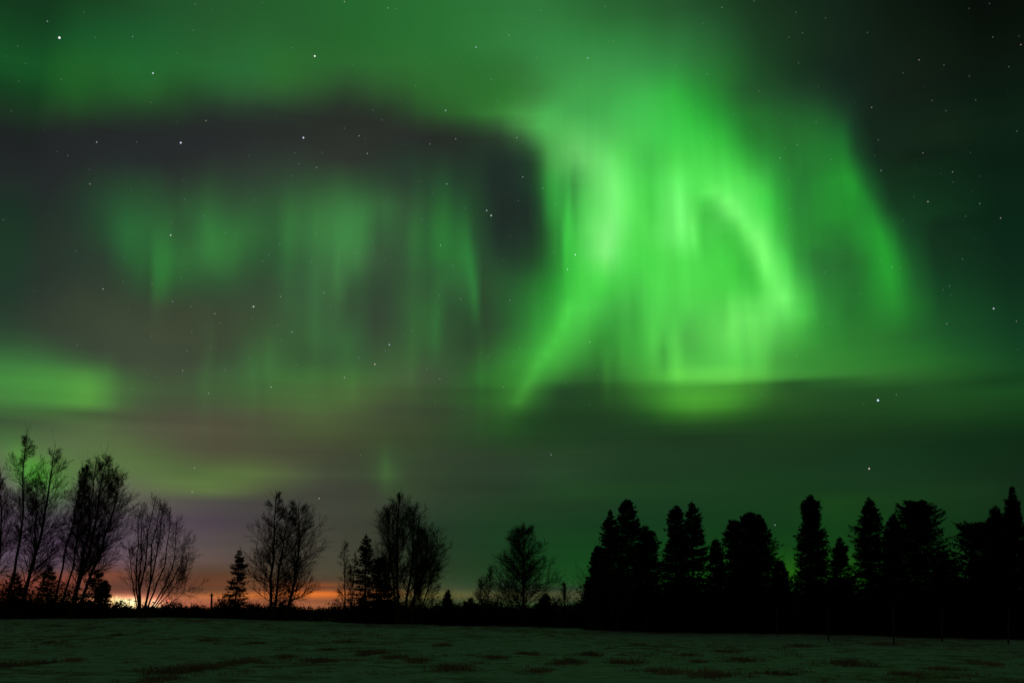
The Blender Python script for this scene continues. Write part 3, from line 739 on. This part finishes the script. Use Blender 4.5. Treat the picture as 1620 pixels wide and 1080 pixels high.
# middle
bare_tree('bare_birch', 'left one of the twin bare birches before the orange glow', [(430, 437, 776, -3), (434, 460, 800, 0)], 98, 36, 21, n1=36, n2=11, c0=.10, ang=.85, up=1.0, shape='oval', r0=.14)
bare_tree('bare_birch', 'right one of the twin bare birches before the orange glow', [(452, 476, 792, 4)], 97, 40, 22, n1=44, n2=11, c0=.12, ang=.85, up=1.0, shape='oval', r0=.14)
bare_tree('bare_sapling', 'thin bare sapling left of the small ragged spruce', [(544, 545, 853, 1)], 96, 17, 23, n1=26, n2=6, n3=4, c0=.15, ang=.8, up=.6, shape='cone', r0=.06)
bare_tree('bare_sapling', 'twin stemmed bare sapling touching the ragged spruce', [(556, 561, 872, 0), (559, 553, 890, 0)], 98, 10, 24, n1=16, n2=5, n3=4, c0=.2, ang=.6, up=.7, r0=.04)
bare_tree('bare_birch', 'wide bare birch with fanned top beside the ragged spruce', [(632, 632, 778, -3), (628, 612, 800, -4), (636, 656, 800, 4), (640, 674, 835, 8)], 91, 42, 25, n1=32, n2=11, n3=6, c0=.22, ang=.6, up=1.0, r0=.17)
bare_tree('bare_birch', 'low bushy bare birch right of the wide fanned birch', [(652, 662, 850, 2), (660, 684, 880, 4)], 90, 26, 26, n1=28, n2=9, c0=.15, ang=.8, up=.6, r0=.08)
bare_tree('bare_birch', 'lone bare birch with a broad conical crown in mid field edge', [(826, 827, 829, 0)], 85, 48, 27, n1=66, n2=13, n3=7, c0=.12, ang=.95, up=.75, shape='cone', r0=.12)
bare_tree('bare_sapling', 'faint small bare sapling left of the conical birch', [(772, 775, 895, 0), (768, 762, 915, -2)], 88, 14, 28, n1=22, n2=6, n3=4, c0=.1, ang=.6, up=.8, r0=.05)
bare_tree('bare_sapling', 'tiny bare sapling in the gap right of the conical birch', [(893, 893, 921, 0)], 84, 12, 29, n1=22, n2=6, n3=4, c0=.1, ang=.6, up=.8, r0=.04)
bare_tree('bare_bush', 'pale bare bush leaning on the first dark spruce clump', [(936, 929, 918, -2), (940, 938, 900, 0), (946, 952, 880, 0)], 75, 14, 30, n1=18, n2=7, n3=5, c0=.1, ang=.6, up=.8, r0=.05, cat='bush')
bare_tree('bare_bush', 'pale bare bush in front of the first dark spruce clump', [(972, 960, 872, -3), (976, 985, 885, 0), (984, 1004, 900, 4)], 74, 22, 31, n1=22, n2=8, n3=5, c0=.1, ang=.6, up=.8, r0=.06, cat='bush')

# small conifers left and middle
conifer('young_spruce', 'small ragged spruce standing alone left of the twin birches', 371, 380, 869, 99, [(869, 1), (880, 5), (893, 5), (897, 13), (915, 11), (925, 16), (940, 18), (955, 21), (975, 16)], 41, ragged=.9, dens=.65)
conifer('young_spruce', 'ragged spruce with open top beside the wide fanned birch', 577, 580, 844, 93, [(844, 1), (862, 9), (874, 12), (880, 7), (890, 15), (905, 18), (935, 22), (985, 24)], 42, ragged=.9, dens=.7)
conifer('young_spruce', 'dark spruce tucked between the ragged spruce and the fanned birch', 603, 603, 880, 92, [(880, 3), (900, 14), (940, 24), (985, 26)], 43, ragged=.4)
conifer('young_spruce', 'knee high spruce with side arms right of the bushy birch', 708, 709, 932, 88, [(932, 1), (945, 5), (955, 11), (988, 15)], 44, ragged=.6)
conifer('young_spruce', 'small dark spruce under the conical birch on its right', 862, 862, 938, 84, [(938, 2), (950, 8), (992, 16)], 45)
conifer('young_spruce', 'small dark spruce at the foot of the faint sapling', 745, 745, 945, 87, [(945, 2), (955, 9), (992, 14)], 46)
conifer('young_spruce', 'dark spruce crouched below the big oval bare tree', 150, 152, 900, 97, [(900, 2), (920, 13), (945, 22), (970, 26)], 47, ragged=.95, dens=.55)
conifer('young_spruce', 'drooping dark spruce just left of the bright lights', 160, 166, 917, 95, [(917, 2), (930, 9), (944, 11), (960, 8), (980, 8)], 48, ragged=.8)
conifer('young_spruce', 'low dark spruce between the left birches', 74, 77, 893, 101, [(893, 2), (915, 12), (945, 20), (972, 24)], 49, ragged=.95, dens=.55)
conifer('young_spruce', 'low dark spruce at the left picture edge', 22, 24, 905, 99, [(905, 2), (930, 16), (972, 24)], 50, ragged=.95, dens=.5)

# right: conifer clumps
conifer('spruce', 'narrow spruce on the left shoulder of the first dark clump', 963, 965, 806, 78, [(806, 1), (822, 5), (840, 14), (870, 22), (920, 34), (998, 38)], 51, ragged=.4)
conifer('spruce', 'tallest blunt spruce of the first dark clump', 992, 992, 789, 77, [(789, 1), (797, 7), (812, 13), (828, 16), (848, 30), (880, 42), (930, 50), (1000, 54)], 52, dens=1.3, spire=False)
conifer('spruce', 'spruce on the right shoulder of the first dark clump', 1023, 1023, 832, 77, [(832, 1), (848, 12), (870, 20), (910, 32), (1000, 36)], 53, dens=1.1)
conifer('spruce', 'low spruce at the left foot of the first dark clump', 946, 946, 862, 76, [(862, 2), (885, 10), (915, 18), (996, 24)], 54, dens=1.1)
conifer('spruce', 'columnar spruce with blunt tip, left of a close pair', 1069, 1069, 799, 75, [(799, 1), (808, 7), (816, 11), (830, 13), (855, 12), (870, 20), (900, 24), (1000, 30)], 55, dens=1.2, spire=False)
conifer('spruce', 'pointed spruce, right of a close pair', 1095, 1095, 793, 75, [(793, 1), (806, 6), (830, 16), (860, 22), (890, 30), (1000, 36)], 56, dens=1.1)
conifer('spruce', 'short narrow spruce in the dip right of the close pair', 1133, 1133, 852, 76, [(852, 3), (868, 8), (890, 12), (1000, 24)], 57)
conifer('spruce', 'pointed spruce leaning on the broad blunt pair', 1161, 1161, 822, 75, [(822, 4), (840, 11), (865, 18), (1000, 30)], 58, dens=1.1)
conifer('spruce', 'broad spruce with flat rounded tip', 1186, 1184, 810, 74, [(810, 2), (817, 9), (830, 15), (850, 21), (880, 30), (930, 40), (1000, 44)], 59, dens=1.4, spire=False)
conifer('spruce', 'broad spruce sloping away right of the rounded tip', 1203, 1200, 813, 75, [(813, 1), (820, 6), (835, 13), (865, 23), (900, 34), (1000, 46)], 60, dens=1.3, spire=False)
conifer('spruce', 'low spruce on the right slope of the broad blunt pair', 1236, 1234, 886, 74, [(886, 3), (905, 12), (1000, 20)], 61)
conifer('spruce', 'tall dense columnar spruce with knobbly crooked tip', 1285, 1282, 782, 72, [(782, 1), (790, 5), (798, 11), (812, 15), (830, 12), (838, 18), (855, 21), (880, 26), (930, 30), (1002, 36)], 62, dens=1.6, ragged=.45, spire=False)
conifer('spruce', 'narrow pointed spruce at the foot of the tall columnar one', 1329, 1328, 850, 73, [(850, 1), (866, 8), (890, 14), (920, 20), (1002, 26)], 63, dens=1.1)
conifer('spruce', 'ragged pointed spruce with long side boughs', 1376, 1375, 786, 72, [(786, 1), (800, 8), (820, 13), (850, 22), (890, 28), (940, 34), (1002, 40)], 64, dens=1.2, ragged=.6)
conifer('spruce', 'smooth pointed spruce between ragged spruce and round pine', 1413, 1413, 813, 73, [(813, 1), (828, 8), (860, 15), (1002, 30)], 65, dens=1.1)
conifer('pine', 'round headed pine with layered boughs on its right', 1450, 1449, 793, 71, [(793, 3), (799, 14), (810, 24), (828, 32), (845, 34), (855, 52), (880, 54), (920, 50), (1004, 54)], 66, dens=1.7, ragged=.75, shard=.15, spire=False)
conifer('spruce', 'dark spruce filling the slope right of the round pine', 1494, 1492, 872, 72, [(872, 4), (895, 18), (930, 22), (1005, 32)], 67)
conifer('pine', 'broad flat topped pine near the right picture edge', 1549, 1548, 828, 70, [(828, 5), (832, 15), (840, 24), (860, 32), (890, 34), (930, 36), (1006, 44)], 68, dens=1.4, ragged=.7, shard=.15, spire=False)
conifer('spruce', 'pointed spruce between the flat pine and the tall spire', 1576, 1575, 800, 71, [(800, 2), (815, 8), (840, 14), (870, 20), (1006, 36)], 69, dens=1.2)
conifer('spruce', 'tall needle thin spire spruce at the right picture edge', 1604, 1601, 769, 70, [(769, 1), (785, 4), (805, 10), (850, 15), (900, 22), (1006, 34)], 70, dens=1.3)
conifer('spruce', 'spruce half cut off by the right picture edge', 1632, 1630, 820, 69, [(820, 2), (845, 12), (900, 24), (1008, 36)], 71, dens=1.1)

# back row of conifers that closes the foot of the right wood: they can't be told apart in the dark
rng0 = np.random.default_rng(5)
k = 0
for px in np.arange(925, 1660, 26):
    px = px + rng0.uniform(-7, 7)
    ty = rng0.uniform(915, 938) if px < 1120 or px > 1240 else rng0.uniform(925, 940)
    if 1238 < px < 1256:
        continue
    k += 1
    conifer('young_spruce', 'black low spruce in the back row under the tall conifers on the right', px, px, ty, 82 + rng0.uniform(0, 4),
            [(ty, 2), (ty + 20, 14), (ty + 50, 26), (1010, 34)], 200 + k, dens=.8, group='low spruces behind the right conifers')


# ------------------------------------------------------------------ undergrowth along the field's far edge (uncountable)
def undergrowth():
    rng = np.random.default_rng(9)
    acc = Acc()
    pxs = []
    n = 5200
    px = rng.uniform(-60, 1700, n)
    # thinner where the snow shows through
    keep = ~((px > 478) & (px < 530) & (rng.random(n) < .8))
    px = px[keep]; n = len(px)
    hpx = np.interp(px, [-60, 140, 164, 260, 340, 420, 520, 600, 700, 760, 900, 940, 1700], [44, 38, 17, 17, 20, 25, 22, 40, 30, 34, 32, 60, 72])
    d = edge_dist(px) + rng.uniform(1.0, 13, n)
    v = np.array([at(a, b) for a, b in zip(px, d)])
    H = hpx / F * d * rng.uniform(.35, 1.15, n) * (1 + .35 * np.sin(px * .11) * np.sin(px * .037 + 1))
    H = np.maximum(H, .25)
    K = 4
    P = np.zeros((n, K, 3)); P[:, 0] = v; P[:, 0, 2] -= .1
    lean = rng.normal(size=(n, 3)) * .22; lean[:, 2] = 1
    for s in range(1, K):
        lean[:, :2] += rng.normal(size=(n, 2)) * .12
        P[:, s] = P[:, s-1] + unit(lean) * (H / (K - 1))[:, None]
    R = np.array([.022, .016, .011, .006])[None] * np.ones((n, 1))
    acc.tubes(P, R, 3)
    Q, QR, _ = grow(rng, P, R, 7, .1, 1, lambda t, g: H[:, None] * .4 * (.5 + g.random(t.shape)), .7, .4, 3, rk=.8)
    acc.tubes(Q, np.maximum(QR, .008), 3)
    # withered leaves, needles and frost-bitten scrub
    m = 26
    s = rng.random((n, m, 1))
    C = P[:, :1] * (1 - s) + P[:, -1:] * s + rng.normal(size=(n, m, 3)) * np.array([.26, .26, .10])
    zmin = v[:, None, 2] + .05
    C[..., 2] = np.maximum(C[..., 2], zmin)
    C = C.reshape(-1, 3)
    D = unit(rng.normal(size=C.shape)); X = unit(np.cross(D, rng.normal(size=C.shape)))
    sz = .17 * (.5 + rng.random((len(C), 1)))
    V = np.stack([C - X * sz * .4, C + X * sz * .4, C + D * sz], 1)
    acc.add(V, np.arange(len(C) * 3).reshape(-1, 3))
    o = acc.build('undergrowth', scrub)
    o['kind'] = 'stuff'; o['label'] = 'dark tangled undergrowth along the far edge of the snowy field'; o['category'] = 'undergrowth'


undergrowth()


def distant_forest():
    rng = np.random.default_rng(10)
    acc = Acc()
    n = 5200
    px = rng.uniform(-500, 2100, n)
    d = rng.uniform(780, 1100, n)
    v = np.array([at(a, b) for a, b in zip(px, d)])
    top = np.interp(px, [-500, 150, 230, 270, 350, 420, 560, 700, 900, 2100], [954, 956, 959, 959, 957, 956, 957, 955, 954, 952]) + 1.2 * np.sin(px * .06) * np.sin(px * .021) + 3.0
    H = np.array([sky_point(a, t, q)[2] for a, t, q in zip(px, top, d)]) - v[:, 2]
    H = np.maximum(H, 2) * rng.uniform(.72, 1.22, n)
    # each crown: stacked rough cones of torn needles
    m = 30
    s = np.sqrt(rng.random((n, m)))                      # 0 = tip
    r = (.13 * H[:, None] * s + .1) * (.7 + .6 * rng.random((n, m)))
    a = rng.random((n, m)) * 6.283
    C = np.stack([v[:, None, 0] + r * np.cos(a), v[:, None, 1] + r * np.sin(a), v[:, None, 2] + H[:, None] * (1 - s)], -1)
    dn = np.stack([np.cos(a), np.sin(a), -.5 - 0 * a], -1)
    side = np.stack([-np.sin(a), np.cos(a), 0 * a], -1)
    w = (.09 * H)[:, None, None]
    V = np.stack([C - side * w + dn * w, C + side * w + dn * w, C - dn * w * .9], 2).reshape(-1, 3)
    acc.add(V, np.arange(len(V)).reshape(-1, 3))
    # trunks
    P = np.stack([v, v + np.stack([0*H, 0*H, H], 1)], 1)
    acc.tubes(P, np.stack([.012 * H + .04, 0 * H + .03], 1), 3)
    o = acc.build('distant_forest', far_green)
    o['kind'] = 'stuff'; o['label'] = 'far low black forest line along the horizon'; o['category'] = 'forest'


distant_forest()


# ------------------------------------------------------------------ dead grass through the snow
def grass():
    rng = np.random.default_rng(12)
    spots = [(269, 1063, 1.5), (316, 1058, 1.1), (388, 1048, 1.2), (405, 1018, .8), (183, 1014, .7), (331, 1014, .8), (583, 1034, 1.4), (657, 1046, 1.1),
             (723, 1058, 1.4), (780, 1041, 1.0), (513, 1028, .8), (508, 1046, 1.0), (548, 1016, .9), (10, 1053, 1.3), (59, 1050, .9), (84, 1020, .8),
             (116, 1045, .9), (316, 992, 1.0), (420, 993, .5), (937, 1036, 1.0), (899, 1049, 1.2), (990, 1049, 1.3), (1053, 1064, 1.2), (1129, 1069, 1.3),
             (1177, 1044, 1.0), (1088, 1036, .7), (1104, 1046, .5), (1144, 1031, .8), (1346, 1051, 1.5), (1432, 1066, .7), (1493, 1059, .9), (833, 1034, .9),
             (853, 1061, .8), (355, 1052, .6), (250, 1075, .9), (620, 1040, .8), (1230, 1066, .8), (1560, 1050, .9), (455, 1038, .7), (700, 1020, .8),
             (1010, 1020, .7), (1270, 1022, 1.1), (1400, 1020, 1.3)]
    pts = []
    for (px, py, s) in spots:
        v = ray(px, py); k = -EYE / v[2]
        x, y = v[0] * k, v[1] * k
        for _ in range(4):                               # walk onto the real ground
            h = EYE - float(ground_z(x, y)); k = -h / v[2]; x, y = v[0] * k, v[1] * k
        n = int(20 * s) + 3
        for _ in range(n):
            pts.append((x + rng.normal() * .24 * s, y + rng.normal() * .45 * s, s * 1.25, 1))
    # scattered over the whole field, near the viewer and behind too
    for _ in range(9000):
        r = 5 + 100 * math.sqrt(rng.random()); a = rng.uniform(-.8, .8)
        x, y = r * math.sin(a), r * math.cos(a)
        w = math.sin(x * .35 + 2 * math.sin(y * .08)) * math.sin(y * .16 + x * .1) + rng.normal() * .5
        if w > .22 and r < edge_dist(810 + F * math.tan(a)) - 1:
            g = rng.uniform(.2, 1.0) ** 2 * 1.2
            for _ in range(rng.integers(1, 4)):
                pts.append((x + rng.normal() * .25, y + rng.normal() * .4, g, 0))
    pts = np.array(pts)
    n = len(pts); z = ground_z(pts[:, 0], pts[:, 1])
    m = 18
    base = np.stack([pts[:, 0], pts[:, 1], z], 1)[:, None] + rng.normal(size=(n, m, 3)) * np.array([.14, .16, 0])
    base[..., 2] -= .02
    h = (.03 + .09 * pts[:, 2:3] * rng.random((n, m)))[..., None]
    D = rng.normal(size=(n, m, 3)) * .75; D[..., 2] = 1; D = unit(D)
    bend = D + rng.normal(size=(n, m, 3)) * .5; bend[..., 2] -= .35
    X = unit(np.cross(D, rng.normal(size=(n, m, 3)))) * (.006 + .006 * rng.random((n, m, 1)))
    mid = base + D * h
    tip = mid + unit(bend) * h * .8
    V = np.stack([base - X, base + X, mid + X * .8, mid - X * .8, tip], 2).reshape(-1, 3)
    i = np.arange(n * m)[:, None] * 5
    acc = Acc()
    acc.v.append(V); acc.f = {4: [i + np.array([0, 1, 2, 3])], 3: [i + np.array([3, 2, 4])]}
    o = acc.build('dead_grass', grass_mat)
    o['kind'] = 'stuff'; o['label'] = 'reddish brown dead grass tufts poking through the snow'; o['category'] = 'grass'


grass()


# ------------------------------------------------------------------ fence posts before the right wood
def post(px, py_top, py_base, label, lean):
    v = ray(px, py_base)
    k = -EYE / v[2]; x, y = v[0] * k, v[1] * k
    for _ in range(5):
        h = EYE - float(ground_z(x, y)); k = -h / v[2]; x, y = v[0] * k, v[1] * k
    d = math.hypot(x, y)
    b = np.array([x, y, float(ground_z(x, y))])
    top = sky_point(px + lean, py_top, d)
    root = empty('fence_post', b, label, 'fence post', 'thin wooden posts before the right wood')
    u = np.linspace(-.1, 1, 6)
    P = b[None] * (1 - u[:, None]) + top[None] * u[:, None]
    P[1:-1] += np.random.default_rng(int(px)).normal(size=(4, 3)) * .008
    acc = Acc(); R = np.array([[.042, .04, .038, .037, .035, .034]])
    acc.tubes(P[None], R, 9)
    # bevelled cap
    capP = np.stack([P[-1], P[-1] + [0, 0, .012], P[-1] + [0, 0, .02]])[None]
    acc.tubes(capP, np.array([[.034, .026, .002]]), 9)
    acc.build('post_shaft', post_wood, root, b, smooth=False)
    # a collar of snow and grass round the foot
    a = np.arange(14) / 14 * 6.283
    ring = [np.stack([b[0] + r * np.cos(a), b[1] + r * np.sin(a), b[2] + h + 0 * a], 1) for r, h in ((.20, -.03), (.13, .03), (.05, .05))]
    V = np.concatenate(ring); i = np.arange(14); j = (i + 1) % 14
    q = np.concatenate([np.stack([i + s*14, j + s*14, j + (s+1)*14, i + (s+1)*14], 1) for s in (0, 1)])
    mesh_obj('snow_collar', V, [q], snow_mat, root, b)


post(1022, 962, 1002, 'thin wooden post below the first dark spruce clump, leftmost of the row', 1)
post(1230, 962, 1008, 'thin wooden post below the low spruce left of the tall columnar spruce', -1)
post(1311, 958, 1015, 'thin wooden post at the foot of the tall columnar spruce', 0)
post(1414, 955, 1022, 'tallest thin wooden post, standing below the round headed pine', -1)
post(1490, 956, 1016, 'thin wooden post right of the tallest post', 0)
post(1595, 958, 1020, 'thin wooden post below the needle thin spire at the right', 1)


# ------------------------------------------------------------------ far lights
def ring_prism(acc, P, R, sides=8):
    acc.tubes(np.array([P], float), np.array([R], float), sides)


def box_into(acc, c, sx, sy, sz):
    V = np.array([[x, y, z] for x in (-sx, sx) for y in (-sy, sy) for z in (-sz, sz)]) / 2 + np.array(c)
    acc.add(V, np.array([[0, 1, 3, 2], [4, 6, 7, 5], [0, 4, 5, 1], [2, 3, 7, 6], [0, 2, 6, 4], [1, 5, 7, 3]]))


def floodlight(px, py, d, label, w=2.4):
    b = at(px, d); t = sky_point(px, py, d)
    root = empty('floodlight_mast', b, label, 'floodlight', 'far floodlights on the left horizon')
    a = Acc(); ring_prism(a, [b, (b + t) / 2, t], [.16, .12, .09]); box_into(a, t, w, .12, .14)
    a.build('mast', metal, root, b)
    for s in (-.32, 0, .32):
        h = Acc(); c = t + np.array([s * w, -.2, .3 + .1 * math.cos(s * 4)])
        V = np.array([[-.36, 0, -.3], [.36, 0, -.3], [.36, 0, .3], [-.36, 0, .3], [-.22, .35, -.18], [.22, .35, -.18], [.22, .35, .18], [-.22, .35, .18]]) + c
        h.add(V, np.array([[0, 4, 5, 1], [1, 5, 6, 2], [2, 6, 7, 3], [3, 7, 4, 0], [4, 7, 6, 5]]))
        hd = h.build('lamp_head', metal, root, b)
        g = Acc(); g.add(np.array([[-.34, -.004, -.28], [.34, -.004, -.28], [.34, -.004, .28], [-.34, -.004, .28], [0, -.08, 0]]) + c,
                         np.array([[0, 1, 4], [1, 2, 4], [2, 3, 4], [3, 0, 4]]))
        g.build('lamp_glass', lamp_mat, hd)


def fix_children():
    pass


floodlight(176, 951, 760, 'dim far floodlight furthest left in the row of bright lights', 1.4)
floodlight(192, 951, 740, 'far floodlight left of the brightest one')
floodlight(205, 949, 720, 'brightest far floodlight left of the many stemmed willow', 3.0)
floodlight(214, 951, 735, 'far floodlight between the brightest one and the willow stems')
floodlight(243, 953, 750, 'far floodlight shining just right of the willow stems')

b = at(266, 760); t = sky_point(266, 950, 760)
root = empty('beacon_mast', b, 'far thin mast with a small red warning light right of the willow', 'mast')
a = Acc(); ring_prism(a, [b, (b + t) / 2, t], [.3, .2, .1], 6)
for s in np.linspace(.1, .95, 8):
    c = b * (1 - s) + t * s; box_into(a, c, .9 - .5 * s, .08, .06)
a.build('mast', metal, root, b)
a = Acc(); ring_prism(a, [t, t + [0, 0, .2], t + [0, 0, .9], t + [0, 0, 1.1]], [.2, .55, .5, .1], 10)
a.build('red_lamp', red_mat, root, b)

b = at(335, 130); t = sky_point(335, 938, 130)
root = empty('utility_pole', b, 'short dark pole standing alone left of the lone ragged spruce', 'pole')
a = Acc(); ring_prism(a, [b - [0, 0, .3], (b + t) / 2, t, t + [0, 0, .05]], [.13, .115, .1, .02], 10); box_into(a, t - [0, 0, .25], .5, .09, .1)
a.build('shaft', post_wood, root, b)
